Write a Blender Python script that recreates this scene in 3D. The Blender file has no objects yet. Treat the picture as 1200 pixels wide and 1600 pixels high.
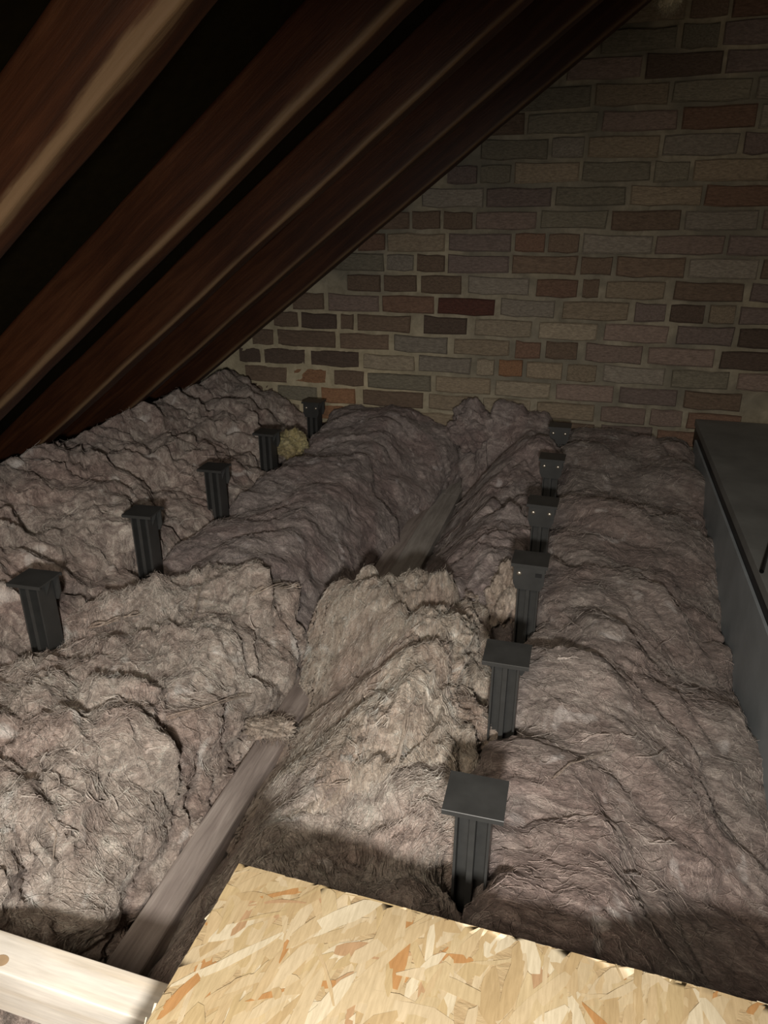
import bpy, bmesh, math, random
import numpy as np
from mathutils import Matrix, Vector

random.seed(7)
RNG = np.random.default_rng(11)
SC = bpy.context.scene
C = SC.collection
ZO = 0.98                      # height of the lens above the loft floor

# ------------------------------------------------------------------ camera
F = 1109.0
_vp = np.array([355.0, -462.0, F])
_Y = _vp / np.linalg.norm(_vp)
_U = np.array([0, -_Y[2], _Y[1]]); _U /= np.linalg.norm(_U)
if _U[1] > 0: _U = -_U
_X = np.cross(_Y, _U)
if _X[0] < 0: _X = -_X
M = np.stack([_X, _Y, _U])     # world = M @ (right, down, forward)
cam_d = bpy.data.cameras.new('camera')
cam = bpy.data.objects.new('camera', cam_d); C.objects.link(cam)
cam_d.sensor_fit = 'AUTO'; cam_d.sensor_width = 36.0
cam_d.lens = F / 1600 * 36.0
cam_d.clip_start = 0.02; cam_d.clip_end = 50
R3 = np.stack([M[:, 0], -M[:, 1], -M[:, 2]], axis=1)
mw = Matrix([list(R3[i]) + [0] for i in range(3)] + [[0, 0, 0, 1]])
mw.translation = Vector((0, 0, ZO))
cam.matrix_world = mw
SC.camera = cam

# ------------------------------------------------------------------ world, torch, exposure
w = bpy.data.worlds.new('loft_dark'); SC.world = w; w.use_nodes = True
w.node_tree.nodes['Background'].inputs[0].default_value = (1.0, 0.86, 0.70, 1)
w.node_tree.nodes['Background'].inputs[1].default_value = 0.10

TORCH = M @ np.array([-0.02, 0.155, -0.20]) + np.array([0, 0, ZO])
ld = bpy.data.lights.new('hand_torch', 'SPOT')
ld.energy = 67; ld.color = (1.0, 0.955, 0.90); ld.shadow_soft_size = 0.035
ld.spot_size = math.radians(106); ld.spot_blend = 1.0
lo = bpy.data.objects.new('hand_torch', ld); C.objects.link(lo)
lo.location = TORCH
_aim = M @ np.array([440 - 600, 1040 - 800, F])
lo.rotation_euler = Vector(_aim).to_track_quat('-Z', 'Y').to_euler()

bd = bpy.data.lights.new('fill_lamp', 'POINT')        # unseen fill lamp, added behind the camera to lift the shadows
bd.energy = 29; bd.color = (1.0, 0.86, 0.70); bd.shadow_soft_size = 0.16
bo = bpy.data.objects.new('fill_lamp', bd); C.objects.link(bo); bo.location = (-0.25, -0.35, ZO + 0.42)

vs = SC.view_settings
vs.view_transform = 'Standard'; vs.look = 'None'; vs.gamma = 1.0; vs.exposure = 0.0
vs.use_curve_mapping = False

# ------------------------------------------------------------------ helpers
def ray(px, py): return M @ np.array([px - 600, py - 800, F])
def at_z(px, py, z):
    r = ray(px, py); return r * z / r[2] + np.array([0, 0, ZO])
def at_y(px, py, y):
    r = ray(px, py); return r * y / r[1] + np.array([0, 0, ZO])
def project(P):
    c = (P - np.array([0, 0, ZO])) @ M
    return 600 + F * c[:, 0] / c[:, 2], 800 + F * c[:, 1] / c[:, 2], c[:, 2]

def tag(o, label=None, cat=None, group=None, kind=None):
    if label: o['label'] = label
    if cat: o['category'] = cat
    if group: o['group'] = group
    if kind: o['kind'] = kind
    return o

def link(name, me, mat=None, parent=None):
    o = bpy.data.objects.new(name, me); C.objects.link(o)
    if mat and not me.materials: me.materials.append(mat)
    if parent: o.parent = parent
    return o

def empty(name, loc=(0, 0, 0)):
    o = bpy.data.objects.new(name, None); C.objects.link(o); o.location = loc
    o.empty_display_size = 0.05
    return o

def bm_box(bm, lo_, hi_, bevel=0.0, seg=2):
    c = [(a + b) / 2 for a, b in zip(lo_, hi_)]; s = [b - a for a, b in zip(lo_, hi_)]
    r = bmesh.ops.create_cube(bm, size=1.0, matrix=Matrix.Translation(c) @ Matrix.Diagonal((*s, 1)))
    vs_ = r['verts']
    if bevel:
        es = list({e for v in vs_ for e in v.link_edges})
        bmesh.ops.bevel(bm, geom=es, offset=bevel, segments=seg, profile=0.6, affect='EDGES')

def bm_mesh(name, bm, smooth=False):
    me = bpy.data.meshes.new(name); bm.to_mesh(me); bm.free()
    if smooth: me.polygons.foreach_set('use_smooth', [True] * len(me.polygons))
    return me

def box_obj(name, lo_, hi_, mat, parent=None, bevel=0.0, seg=2):
    bm = bmesh.new(); bm_box(bm, lo_, hi_, bevel, seg)
    return link(name, bm_mesh(name, bm), mat, parent)

def np_mesh(name, V, Q, smooth=True, colors=None):
    me = bpy.data.meshes.new(name)
    V = np.ascontiguousarray(V, dtype=np.float32); Q = np.ascontiguousarray(Q, dtype=np.int32)
    k = Q.shape[1]
    me.vertices.add(len(V)); me.vertices.foreach_set('co', V.ravel())
    me.loops.add(Q.size); me.loops.foreach_set('vertex_index', Q.ravel())
    me.polygons.add(len(Q)); me.polygons.foreach_set('loop_start', np.arange(0, Q.size, k, dtype=np.int32))
    me.update(calc_edges=True)
    if smooth: me.polygons.foreach_set('use_smooth', np.ones(len(Q), dtype=bool))
    if colors is not None:
        a = me.color_attributes.new('tint', 'FLOAT_COLOR', 'POINT')
        a.data.foreach_set('color', np.ascontiguousarray(colors, dtype=np.float32).ravel())
    return me

# vectorised gradient noise
_perm = np.random.default_rng(3).permutation(512).astype(np.int64)
_perm = np.concatenate([_perm, _perm, _perm])
_g = np.random.default_rng(5).normal(size=(512, 3)); _g /= np.linalg.norm(_g, axis=1)[:, None]
_g = _g.astype(np.float32)
def perlin(P):
    P = P.astype(np.float32)
    I = np.floor(P); f = P - I; I = I.astype(np.int64) & 511
    u = f * f * f * (f * (f * 6 - 15) + 10)
    out = np.zeros(len(P), np.float32)
    for dx in (0, 1):
        hx = _perm[(I[:, 0] + dx) & 511]; wx = u[:, 0] if dx else 1 - u[:, 0]
        for dy in (0, 1):
            hy = _perm[hx + ((I[:, 1] + dy) & 511)]; wy = wx * (u[:, 1] if dy else 1 - u[:, 1])
            for dz in (0, 1):
                h = _perm[hy + ((I[:, 2] + dz) & 511)]
                wz = wy * (u[:, 2] if dz else 1 - u[:, 2])
                g = _g[h]
                out += wz * (g[:, 0] * (f[:, 0] - dx) + g[:, 1] * (f[:, 1] - dy) + g[:, 2] * (f[:, 2] - dz))
    return out * 1.5
def fbm(P, oct=3):
    s = 0; a = 1.0
    for k in range(oct):
        s = s + a * perlin(P * (2.03 ** k) + 17.3 * k); a *= 0.5
    return s
def smooth(a, b, x):
    t = np.clip((x - a) / (b - a), 0, 1); return t * t * (3 - 2 * t)

# ------------------------------------------------------------------ materials
def new_mat(name):
    m = bpy.data.materials.new(name); m.use_nodes = True
    nt = m.node_tree
    return m, nt, nt.nodes['Principled BSDF']
def N(nt, t, **kw):
    n = nt.nodes.new(t)
    for k, v in kw.items():
        if k in n.inputs: n.inputs[k].default_value = v
        else: setattr(n, k, v)
    return n
def ramp(nt, src, stops):
    r = nt.nodes.new('ShaderNodeValToRGB'); nt.links.new(src, r.inputs[0])
    el = r.color_ramp.elements
    while len(el) < len(stops): el.new(0.5)
    for e, (p, c) in zip(el, stops):
        e.position = p; e.color = (*c, 1) if len(c) == 3 else c
    return r.outputs[0]
def coords(nt, scale=(1, 1, 1), rot=(0, 0, 0), kind='Object'):
    tc = nt.nodes.new('ShaderNodeTexCoord'); mp = nt.nodes.new('ShaderNodeMapping')
    mp.inputs['Scale'].default_value = scale; mp.inputs['Rotation'].default_value = rot
    nt.links.new(tc.outputs[kind], mp.inputs[0]); return mp.outputs[0]
def noise(nt, vec, scale, detail=4, rough=0.55, dist=0.0):
    n = N(nt, 'ShaderNodeTexNoise', Scale=scale, Detail=detail, Roughness=rough, Distortion=dist)
    nt.links.new(vec, n.inputs['Vector']); return n.outputs['Fac']
def mixc(nt, fac, a, b, mode='MIX'):
    m = nt.nodes.new('ShaderNodeMix'); m.data_type = 'RGBA'; m.blend_type = mode
    for s, v in ((m.inputs[0], fac), (m.inputs[6], a), (m.inputs[7], b)):
        if hasattr(v, 'links') or hasattr(v, 'is_output'): nt.links.new(v, s)
        elif isinstance(v, (int, float)): s.default_value = v
        else: s.default_value = (*v, 1)
    return m.outputs[2]
def bump(nt, h, strength, dist, prev=None):
    b = N(nt, 'ShaderNodeBump', Strength=strength, Distance=dist)
    nt.links.new(h, b.inputs['Height'])
    if prev: nt.links.new(prev, b.inputs['Normal'])
    return b.outputs[0]

def wool_mat(name, dark, mid, pale, stretch=(1, 1, 1), rot=0.0, dirt=0.0, dirtcol=(0.09, 0.085, 0.075), fibre=False):
    if fibre: dark, mid, pale = [tuple(min(0.85, c * k) for c in col) for col, k in ((mid, 1.0), (pale, 1.05), (pale, 1.35))]
    m, nt, p = new_mat(name)
    v0 = coords(nt)
    v = coords(nt, stretch, (0, 0, rot))
    big = noise(nt, v0, 5.5, 4, 0.6, 0.6)
    streak = noise(nt, v, 26, 6, 0.68, 1.6)
    fine = noise(nt, v, 120, 5, 0.7, 2.2)
    c1 = ramp(nt, streak, [(0.34, dark), (0.52, mid), (0.68, pale)])
    c2 = ramp(nt, fine, [(0.32, (0.52, 0.50, 0.48)), (0.68, (1.36, 1.35, 1.34))])
    c = mixc(nt, 0.85, c1, c2, 'MULTIPLY')
    pinkf = ramp(nt, big, [(0.44, (0, 0, 0)), (0.62, (1, 1, 1))])
    c = mixc(nt, pinkf, c, mixc(nt, 1.0, c, (0.86, 0.78, 0.775), 'MULTIPLY'))
    spot = noise(nt, coords(nt, (1, 1, 1), (0.3, 0.2, 0.9)), 16, 3, 0.5, 0.8)
    sf = ramp(nt, spot, [(0.63, (0, 0, 0)), (0.73, (0.85, 0.85, 0.85))])
    c = mixc(nt, sf, c, (pale[0] * 1.12, pale[1] * 1.15, pale[2] * 1.2))
    if dirt:
        a = nt.nodes.new('ShaderNodeVertexColor'); a.layer_name = 'tint'
        sep = nt.nodes.new('ShaderNodeSeparateColor'); nt.links.new(a.outputs[0], sep.inputs[0])
        k = N(nt, 'ShaderNodeMath', operation='MULTIPLY'); nt.links.new(sep.outputs[0], k.inputs[0]); k.inputs[1].default_value = dirt
        c = mixc(nt, k.outputs[0], c, mixc(nt, 0.6, c, dirtcol))
    nt.links.new(c, p.inputs['Base Color'])
    p.inputs['Roughness'].default_value = 0.85
    p.inputs['Specular IOR Level'].default_value = 0.2
    p.inputs['Sheen Weight'].default_value = 0.15
    b1 = bump(nt, streak, 0.75, 0.012)
    b2 = bump(nt, fine, 0.8, 0.004, b1)
    nt.links.new(b2, p.inputs['Normal'])
    return m

def wood_mat(name, dark, mid, pale, axis='X', scale=1.0, rough=0.6, bumps=0.15, ring=10, kind='Object'):
    m, nt, p = new_mat(name)
    st = {'X': (1.0, 14, 14), 'Y': (14, 1.0, 14), 'Z': (14, 14, 1.0)}[axis]
    v = coords(nt, tuple(s * scale for s in st), kind=kind)
    g = noise(nt, v, ring * 0.35, 6, 0.6, 0.7)
    g2 = noise(nt, v, ring * 2.6, 4, 0.6, 0.2)
    big = noise(nt, coords(nt, kind=kind), 7, 3, 0.5, 0.3)
    c = ramp(nt, g, [(0.32, dark), (0.5, mid), (0.68, pale)])
    c = mixc(nt, 0.5, c, ramp(nt, g2, [(0.3, (0.7, 0.7, 0.7)), (0.7, (1.2, 1.2, 1.2))]), 'MULTIPLY')
    c = mixc(nt, 0.35, c, ramp(nt, big, [(0.3, (0.55, 0.5, 0.45)), (0.7, (1.25, 1.2, 1.15))]), 'MULTIPLY')
    nt.links.new(c, p.inputs['Base Color'])
    p.inputs['Roughness'].default_value = rough
    nt.links.new(bump(nt, g2, bumps, 0.002), p.inputs['Normal'])
    return m

def plain_mat(name, col, rough=0.6, metal=0.0, var=0.25, scale=30, bumps=0.05):
    m, nt, p = new_mat(name)
    n = noise(nt, coords(nt), scale, 4, 0.6)
    lo_c = tuple(c * (1 - var) for c in col); hi_c = tuple(min(1, c * (1 + var)) for c in col)
    nt.links.new(ramp(nt, n, [(0.3, lo_c), (0.7, hi_c)]), p.inputs['Base Color'])
    p.inputs['Roughness'].default_value = rough; p.inputs['Metallic'].default_value = metal
    nt.links.new(bump(nt, n, bumps, 0.002), p.inputs['Normal'])
    return m

rafter_mat = wood_mat('stained_rafter_wood', (0.022, 0.0068, 0.002), (0.037, 0.0115, 0.0035), (0.056, 0.020, 0.007), 'X', rough=0.55, bumps=0.3)
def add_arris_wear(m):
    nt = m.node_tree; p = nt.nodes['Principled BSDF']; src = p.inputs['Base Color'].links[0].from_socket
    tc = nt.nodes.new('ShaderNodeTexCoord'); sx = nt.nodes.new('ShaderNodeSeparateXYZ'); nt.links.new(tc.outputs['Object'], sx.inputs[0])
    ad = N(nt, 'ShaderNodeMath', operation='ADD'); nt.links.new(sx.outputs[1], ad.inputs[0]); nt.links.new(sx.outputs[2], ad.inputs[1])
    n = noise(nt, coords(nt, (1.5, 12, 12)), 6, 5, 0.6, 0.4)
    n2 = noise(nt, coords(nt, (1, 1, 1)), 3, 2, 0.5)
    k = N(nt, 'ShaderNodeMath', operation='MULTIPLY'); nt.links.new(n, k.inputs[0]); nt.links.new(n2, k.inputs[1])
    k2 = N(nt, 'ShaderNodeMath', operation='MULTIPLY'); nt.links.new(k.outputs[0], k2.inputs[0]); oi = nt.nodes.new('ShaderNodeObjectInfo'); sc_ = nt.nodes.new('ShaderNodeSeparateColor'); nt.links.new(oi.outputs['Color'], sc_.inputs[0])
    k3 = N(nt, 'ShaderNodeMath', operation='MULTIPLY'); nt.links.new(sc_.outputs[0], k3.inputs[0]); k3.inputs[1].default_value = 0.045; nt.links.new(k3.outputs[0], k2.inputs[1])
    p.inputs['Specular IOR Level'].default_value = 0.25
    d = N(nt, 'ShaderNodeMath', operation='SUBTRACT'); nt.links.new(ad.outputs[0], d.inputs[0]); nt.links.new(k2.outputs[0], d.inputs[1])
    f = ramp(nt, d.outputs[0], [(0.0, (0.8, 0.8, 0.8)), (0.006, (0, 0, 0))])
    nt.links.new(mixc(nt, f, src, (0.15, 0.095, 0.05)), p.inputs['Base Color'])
add_arris_wear(rafter_mat)
felt_mat = plain_mat('dark_roof_felt', (0.0085, 0.0062, 0.002), 1.0, scale=60); felt_mat.node_tree.nodes['Principled BSDF'].inputs['Specular IOR Level'].default_value = 0.05
joist_mat = wood_mat('aged_joist_wood', (0.20, 0.165, 0.148), (0.31, 0.265, 0.24), (0.42, 0.37, 0.335), 'Y', rough=0.8)
plank_mat = wood_mat('grey_plank_wood', (0.25, 0.23, 0.205), (0.35, 0.325, 0.295), (0.45, 0.42, 0.385), 'Y', rough=0.75)
pine_mat = wood_mat('planed_pine', (0.66, 0.58, 0.46), (0.79, 0.745, 0.66), (0.83, 0.795, 0.72), 'X', rough=0.5, bumps=0.05, ring=6)
black_mat = plain_mat('black_plastic', (0.042, 0.042, 0.040), 0.42, var=0.15)
screw_mat = plain_mat('zinc_screw', (0.55, 0.50, 0.42), 0.35, 0.9, var=0.1)
deck_mat = plain_mat('dark_grey_board', (0.21, 0.215, 0.205), 0.55, var=0.18, scale=9)
fascia_mat = plain_mat('blue_grey_board', (0.31, 0.34, 0.355), 0.5, var=0.15, scale=9)
plaster_mat = plain_mat('ceiling_plasterboard', (0.16, 0.13, 0.11), 0.9)
cable_mat = plain_mat('black_cable', (0.01, 0.01, 0.01), 0.5)

# ------------------------------------------------------------------ the setting: floor, roof, gable
WALL = 2.42
fl = box_obj('floor', (-1.75, -0.6, -0.05), (1.6, WALL + 0.1, 0.0), plaster_mat); tag(fl, kind='structure')

ANG = math.radians(37.0)
b0 = at_y(369, 576, WALL)                       # a point of the rafters' underside
NX, NZ = -math.sin(ANG), math.cos(ANG)
def under_z(x, d=0.0):                          # height of the plane lying d above the undersides
    return b0[2] + (x - b0[0]) * math.tan(ANG) + d / math.cos(ANG)
RIDGE = 0.95
RD = 0.085
bm = bmesh.new()
def slab(bm, pts, t):
    lo_v = [bm.verts.new(p) for p in pts]; hi_v = [bm.verts.new((p[0], p[1], p[2] + t)) for p in pts]
    bm.faces.new(lo_v[::-1]); bm.faces.new(hi_v)
    n = len(pts)
    for i in range(n): bm.faces.new((lo_v[i], lo_v[(i + 1) % n], hi_v[(i + 1) % n], hi_v[i]))
x0, x1 = -2.0, RIDGE
YR = 0.1
slab(bm, [(x0, YR, under_z(x0, RD)), (x1, YR, under_z(x1, RD)), (x1, WALL + 0.12, under_z(x1, RD)), (x0, WALL + 0.12, under_z(x0, RD))], 0.03)
zr = under_z(x1, RD); x2 = 2.4; z2 = zr - (x2 - x1) * math.tan(ANG)
slab(bm, [(x1, YR, zr), (x2, YR, z2), (x2, WALL + 0.12, z2), (x1, WALL + 0.12, zr)], 0.03)
bmesh.ops.recalc_face_normals(bm, faces=bm.faces)
tag(link('ceiling', bm_mesh('ceiling', bm), felt_mat), kind='structure')

# gable wall: mortar body with a rough face, bricks as parts
def mortar_mat():
    m, nt, p = new_mat('lime_mortar')
    n = noise(nt, coords(nt), 22, 6, 0.65, 0.4); n2 = noise(nt, coords(nt), 5, 3, 0.5)
    c = ramp(nt, n, [(0.3, (0.20, 0.175, 0.125)), (0.7, (0.40, 0.355, 0.265))])
    c = mixc(nt, ramp(nt, n2, [(0.4, (0, 0, 0)), (0.6, (0.7, 0.7, 0.7))]), c, (0.15, 0.14, 0.11))
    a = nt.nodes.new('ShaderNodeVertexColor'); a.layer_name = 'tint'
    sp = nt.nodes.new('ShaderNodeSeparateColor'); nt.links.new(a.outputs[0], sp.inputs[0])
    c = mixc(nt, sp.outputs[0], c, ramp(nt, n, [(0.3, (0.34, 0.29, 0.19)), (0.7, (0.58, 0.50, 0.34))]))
    nt.links.new(c, p.inputs['Base Color']); p.inputs['Roughness'].default_value = 0.95
    nt.links.new(bump(nt, n, 0.8, 0.006), p.inputs['Normal']); return m
gx = np.arange(-1.75, 1.0, 0.011); gz = np.arange(0.0, 1.95, 0.011)
GX, GZ = np.meshgrid(gx, gz)
P = np.stack([GX.ravel(), np.zeros(GX.size), GZ.ravel()], 1)
dep = 0.0115 + 0.005 * fbm(P * 18, 3) + 0.003 * fbm(P * 60, 2)
dep -= 0.009 * smooth(-0.55, -1.15, P[:, 0]) * smooth(0.75, 0.45, P[:, 2])      # thick flush pointing low on the left
P[:, 1] = WALL + dep
nx_, nz_ = len(gx), len(gz)
idx = np.arange(nx_ * nz_).reshape(nz_, nx_)
Q = np.stack([idx[:-1, :-1], idx[:-1, 1:], idx[1:, 1:], idx[1:, :-1]], -1).reshape(-1, 4)
topz = np.minimum(under_z(GX, RD), under_z(RIDGE, RD)).ravel()
keep = (P[Q[:, 0], 2] < topz[Q[:, 0]] + 0.02)
V = P; Q = Q[keep]
nb = len(V)
V = np.concatenate([V, np.array([[-1.75, WALL + .12, 0], [1.0, WALL + .12, 0], [1.0, WALL + .12, 1.95], [-1.75, WALL + .12, 1.95]])])
Q = np.concatenate([Q, [[nb, nb + 3, nb + 2, nb + 1]]])
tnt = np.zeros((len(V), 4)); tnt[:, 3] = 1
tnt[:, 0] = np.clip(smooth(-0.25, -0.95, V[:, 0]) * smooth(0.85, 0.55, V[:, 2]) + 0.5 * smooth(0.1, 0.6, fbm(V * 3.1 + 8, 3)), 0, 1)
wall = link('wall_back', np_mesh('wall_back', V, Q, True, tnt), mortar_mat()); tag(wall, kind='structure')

def brick_mat():
    m, nt, p = new_mat('old_brick')
    oi = nt.nodes.new('ShaderNodeObjectInfo')
    v = coords(nt, kind='Object')
    add = N(nt, 'ShaderNodeVectorMath', operation='ADD'); nt.links.new(v, add.inputs[0])
    ml = N(nt, 'ShaderNodeMath', operation='MULTIPLY'); nt.links.new(oi.outputs['Random'], ml.inputs[0]); ml.inputs[1].default_value = 37.0
    nt.links.new(ml.outputs[0], add.inputs[1])
    n = noise(nt, add.outputs[0], 14, 5, 0.65, 0.5); n2 = noise(nt, add.outputs[0], 60, 4, 0.6)
    c = mixc(nt, 0.8, oi.outputs['Color'], ramp(nt, n, [(0.3, (0.5, 0.48, 0.46)), (0.7, (1.35, 1.33, 1.3))]), 'MULTIPLY')
    c = mixc(nt, ramp(nt, n2, [(0.58, (0, 0, 0)), (0.75, (0.5, 0.5, 0.5))]), c, (0.26, 0.23, 0.18))
    nt.links.new(c, p.inputs['Base Color']); p.inputs['Roughness'].default_value = 0.92
    b = bump(nt, n, 0.6, 0.004); nt.links.new(bump(nt, n2, 0.5, 0.002, b), p.inputs['Normal']); return m
brick_m = brick_mat()
brick_meshes = []
for k in range(8):
    bm = bmesh.new(); bm_box(bm, (-0.5, 0, -0.5), (0.5, 1, 0.5))
    # chipped corners: a loop of irregular vertices round the face
    rs = random.Random(k)
    bm.free()
    ring = []
    nseg = [(-.5, -.5), (-.2, -.5), (.15, -.5), (.5, -.5), (.5, .5), (.2, .5), (-.15, .5), (-.5, .5)]
    vs2 = []
    for (a, b) in nseg:
        vs2.append((a + rs.uniform(-.012, .012), 0.12, b + rs.uniform(-.06, .06)))
    inner = [(a * 0.965 + rs.uniform(-.008, .008), 0.0 + rs.uniform(0, .03), b * 0.84 + rs.uniform(-.04, .04)) for (a, _, b) in vs2]
    back = [(a, 1.0, b) for (a, _, b) in vs2]
    vv = inner + vs2 + back
    fc = [tuple(range(7, -1, -1))]
    for i in range(8):
        j = (i + 1) % 8
        fc.append((i, j, 8 + j, 8 + i)); fc.append((8 + i, 8 + j, 16 + j, 16 + i))
    me = bpy.data.meshes.new('brick'); me.from_pydata(vv, [], fc)
    bm = bmesh.new(); bm.from_mesh(me); bmesh.ops.recalc_face_normals(bm, faces=bm.faces); bm.to_mesh(me); bm.free()
    me.materials.append(brick_m); brick_meshes.append(me)

PAL = dict(red=(0.11, 0.042, 0.030), dark=(0.115, 0.082, 0.062), brown=(0.19, 0.135, 0.095), rb=(0.21, 0.128, 0.088), tan=(0.29, 0.235, 0.165),
           light=(0.33, 0.28, 0.205), grey=(0.27, 0.24, 0.195), green=(0.215, 0.195, 0.145), orange=(0.34, 0.185, 0.10), pink=(0.265, 0.20, 0.165), purple=(0.205, 0.16, 0.14))
PITCH = 0.0665
Z_RED = at_y(730, 479, WALL)[2]          # centre line of the course with the dark red brick
def put_brick(xa, xb, row, col, jit=0.004):
    xa += 0.0045; xb -= 0.0045
    zc = Z_RED + row * PITCH + random.uniform(-.0015, .0015)
    xc = (xa + xb) / 2
    h = PITCH - 0.0115 + random.uniform(-.003, .002)
    o = link('brick', random.choice(brick_meshes), None, wall)
    o.location = (xc, WALL + random.uniform(-jit, jit * 0.6), zc)
    o.scale = (xb - xa, 0.05, h)
    o.rotation_euler = (0, random.uniform(-.012, .012), random.uniform(-.01, .01))
    k = random.uniform(0.85, 1.15)
    o.color = (*[c * k for c in col], 1)
def wx(px, row):                          # wall X of a pixel column in a course
    y = 479 - row * 32.5
    for _ in range(4):
        p = at_y(px, y, WALL); y += (p[2] - (Z_RED + row * PITCH)) / PITCH * 32.5
    return at_y(px, y, WALL)[0]
rows = {
 1: [(540, 595, 'brown'), (597, 652, 'brown'), (655, 722, 'brown'), (728, 828, 'grey'), (836, 905, 'rb'), (908, 938, 'brown'), (945, 1042, 'tan'), (1052, 1165, 'brown'), (1172, 1270, 'purple')],
 0: [(455, 507, 'brown'), (511, 592, 'pink'), (594, 679, 'rb'), (682, 775, 'red'), (779, 868, 'grey'), (877, 985, 'tan'), (990, 1042, 'purple'), (1045, 1103, 'dark'), (1106, 1151, 'tan'), (1154, 1245, 'purple')],
 -1: [(425, 466, 'brown'), (469, 527, 'dark'), (530, 553, 'brown'), (556, 642, 'brown'), (660, 730, 'dark'), (740, 833, 'light'), (840, 936, 'light'), (942, 1047, 'pink'), (1055, 1148, 'purple'), (1152, 1250, 'dark')],
 -2: [(392, 428, 'brown'), (431, 525, 'brown'), (529, 609, 'brown'), (613, 700, 'grey'), (707, 798, 'tan'), (803, 846, 'rb'), (850, 904, 'brown'), (912, 1005, 'pink'), (1010, 1118, 'pink'), (1124, 1220, 'dark')],
 -3: [(372, 408, 'dark'), (411, 479, 'dark'), (483, 562, 'dark'), (566, 649, 'light'), (652, 737, 'grey'), (743, 774, 'light'), (777, 818, 'orange'), (820, 880, 'tan'), (884, 934, 'tan'), (939, 1040, 'grey'), (1048, 1142, 'green'), (1150, 1250, 'pink')],
 -4: [(382, 450, 'brown'), (457, 511, 'orange'), (520, 570, 'brown'), (572, 674, 'green'), (678, 768, 'tan'), (772, 862, 'light'), (866, 960, 'pink'), (965, 1060, 'purple'), (1066, 1160, 'brown')],
 -5: [(360, 428, 'brown'), (432, 497, 'green'), (500, 556, 'orange'), (564, 662, 'brown'), (667, 748, 'tan'), (752, 830, 'light'), (836, 930, 'tan'), (936, 1010, 'pink'), (1014, 1068, 'pink'), (1072, 1160, 'rb')],
 -6: [(340, 400, 'brown'), (405, 470, 'tan'), (475, 560, 'orange'), (566, 650, 'tan'), (655, 740, 'tan'), (745, 835, 'tan'), (840, 930, 'brown'), (936, 1020, 'purple'), (1024, 1092, 'rb')],
}
for r, lst in rows.items():
    for a, b, c in lst:
        put_brick(wx(a, r), wx(b, r), r, PAL[c])
pool = ['brown', 'brown', 'tan', 'grey', 'green', 'rb', 'purple', 'pink', 'dark', 'brown', 'green']
for r in [-9, -8, -7] + list(range(2, 17)):
    zc = Z_RED + r * PITCH
    xl = max(b0[0] + (zc - b0[2]) / math.tan(ANG) - 0.07, -1.3)
    x = (-0.92 if r > 0 else -1.3) + (0.105 if r % 2 else 0.0) + random.uniform(-.02, .02)
    while x < 0.66:
        L = 0.205 + random.uniform(-.008, .008)
        if random.random() < 0.16: L = 0.102
        if x + L > xl: put_brick(x, x + L, r, PAL[random.choice(pool)])
        x += L + 0.003

# rafters
def rafter(y, d, wd, label, wear=0.4, x0=-1.9, x1=0.92):
    bm = bmesh.new()
    # long axis local X, thickness local Y, depth local Z
    L = (x1 - x0) / math.cos(ANG)
    bm_box(bm, (0, 0, 0), (L, wd, d), 0.006, 3)
    bmesh.ops.subdivide_edges(bm, edges=[e for e in bm.edges if e.calc_length() > L * 0.8], cuts=60)
    rs = np.array([v.co[:] for v in bm.verts])
    n1 = fbm(rs * np.array([5, 30, 30]) + y * 50, 3); n2 = fbm(rs * np.array([5, 30, 30]) + 90 + y * 50, 3)
    for v, a, b in zip(bm.verts, n1, n2):
        v.co.y += a * 0.0022; v.co.z += b * 0.0022
    o = link('rafter', bm_mesh('rafter', bm, True), rafter_mat)
    o.rotation_euler = (0, -ANG, 0)
    o.location = (x0, y, under_z(x0))
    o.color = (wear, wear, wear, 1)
    tag(o, label, 'rafter', 'sloping roof rafters')
    return o
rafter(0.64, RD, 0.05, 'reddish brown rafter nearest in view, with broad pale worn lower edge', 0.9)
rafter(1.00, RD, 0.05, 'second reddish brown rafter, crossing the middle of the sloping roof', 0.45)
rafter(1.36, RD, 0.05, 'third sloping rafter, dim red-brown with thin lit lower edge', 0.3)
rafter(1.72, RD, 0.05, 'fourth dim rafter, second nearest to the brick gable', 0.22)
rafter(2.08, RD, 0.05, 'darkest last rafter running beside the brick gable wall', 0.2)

# ------------------------------------------------------------------ joists
def joist(xa, xb, ya, yb, za, zb, mat, name, label, cat):
    bm = bmesh.new(); bm_box(bm, (xa, ya, za), (xb, yb, zb), 0.004, 2)
    o = link(name, bm_mesh(name, bm), mat); tag(o, label, cat); return o
JT = 0.10
joist(-0.955, -0.905, 0.0, WALL, 0, JT, joist_mat, 'floor_joist', 'old floor joist under the left row of black legs', 'joist')
joist(-0.516, -0.466, 0.0, WALL, 0, JT, joist_mat, 'floor_joist', 'bare grey-brown floor joist between the two rows of black legs', 'joist')
joist(-0.103, -0.053, 0.0, WALL, 0, JT, joist_mat, 'floor_joist', 'old floor joist under the right row of black legs', 'joist')
pl = empty('timber_plank', (-0.43, 1.3, 0.0)); tag(pl, 'wide grey plank fixed along the bare joist towards the brick wall', 'plank')
box_obj('board', (-0.036, 0.05, 0.0), (0.038, 0.93, JT + 0.004), plank_mat, pl, 0.003)
box_obj('board', (-0.036, 0.934, 0.0), (0.036, 1.11, JT + 0.002), plank_mat, pl, 0.003)

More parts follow.
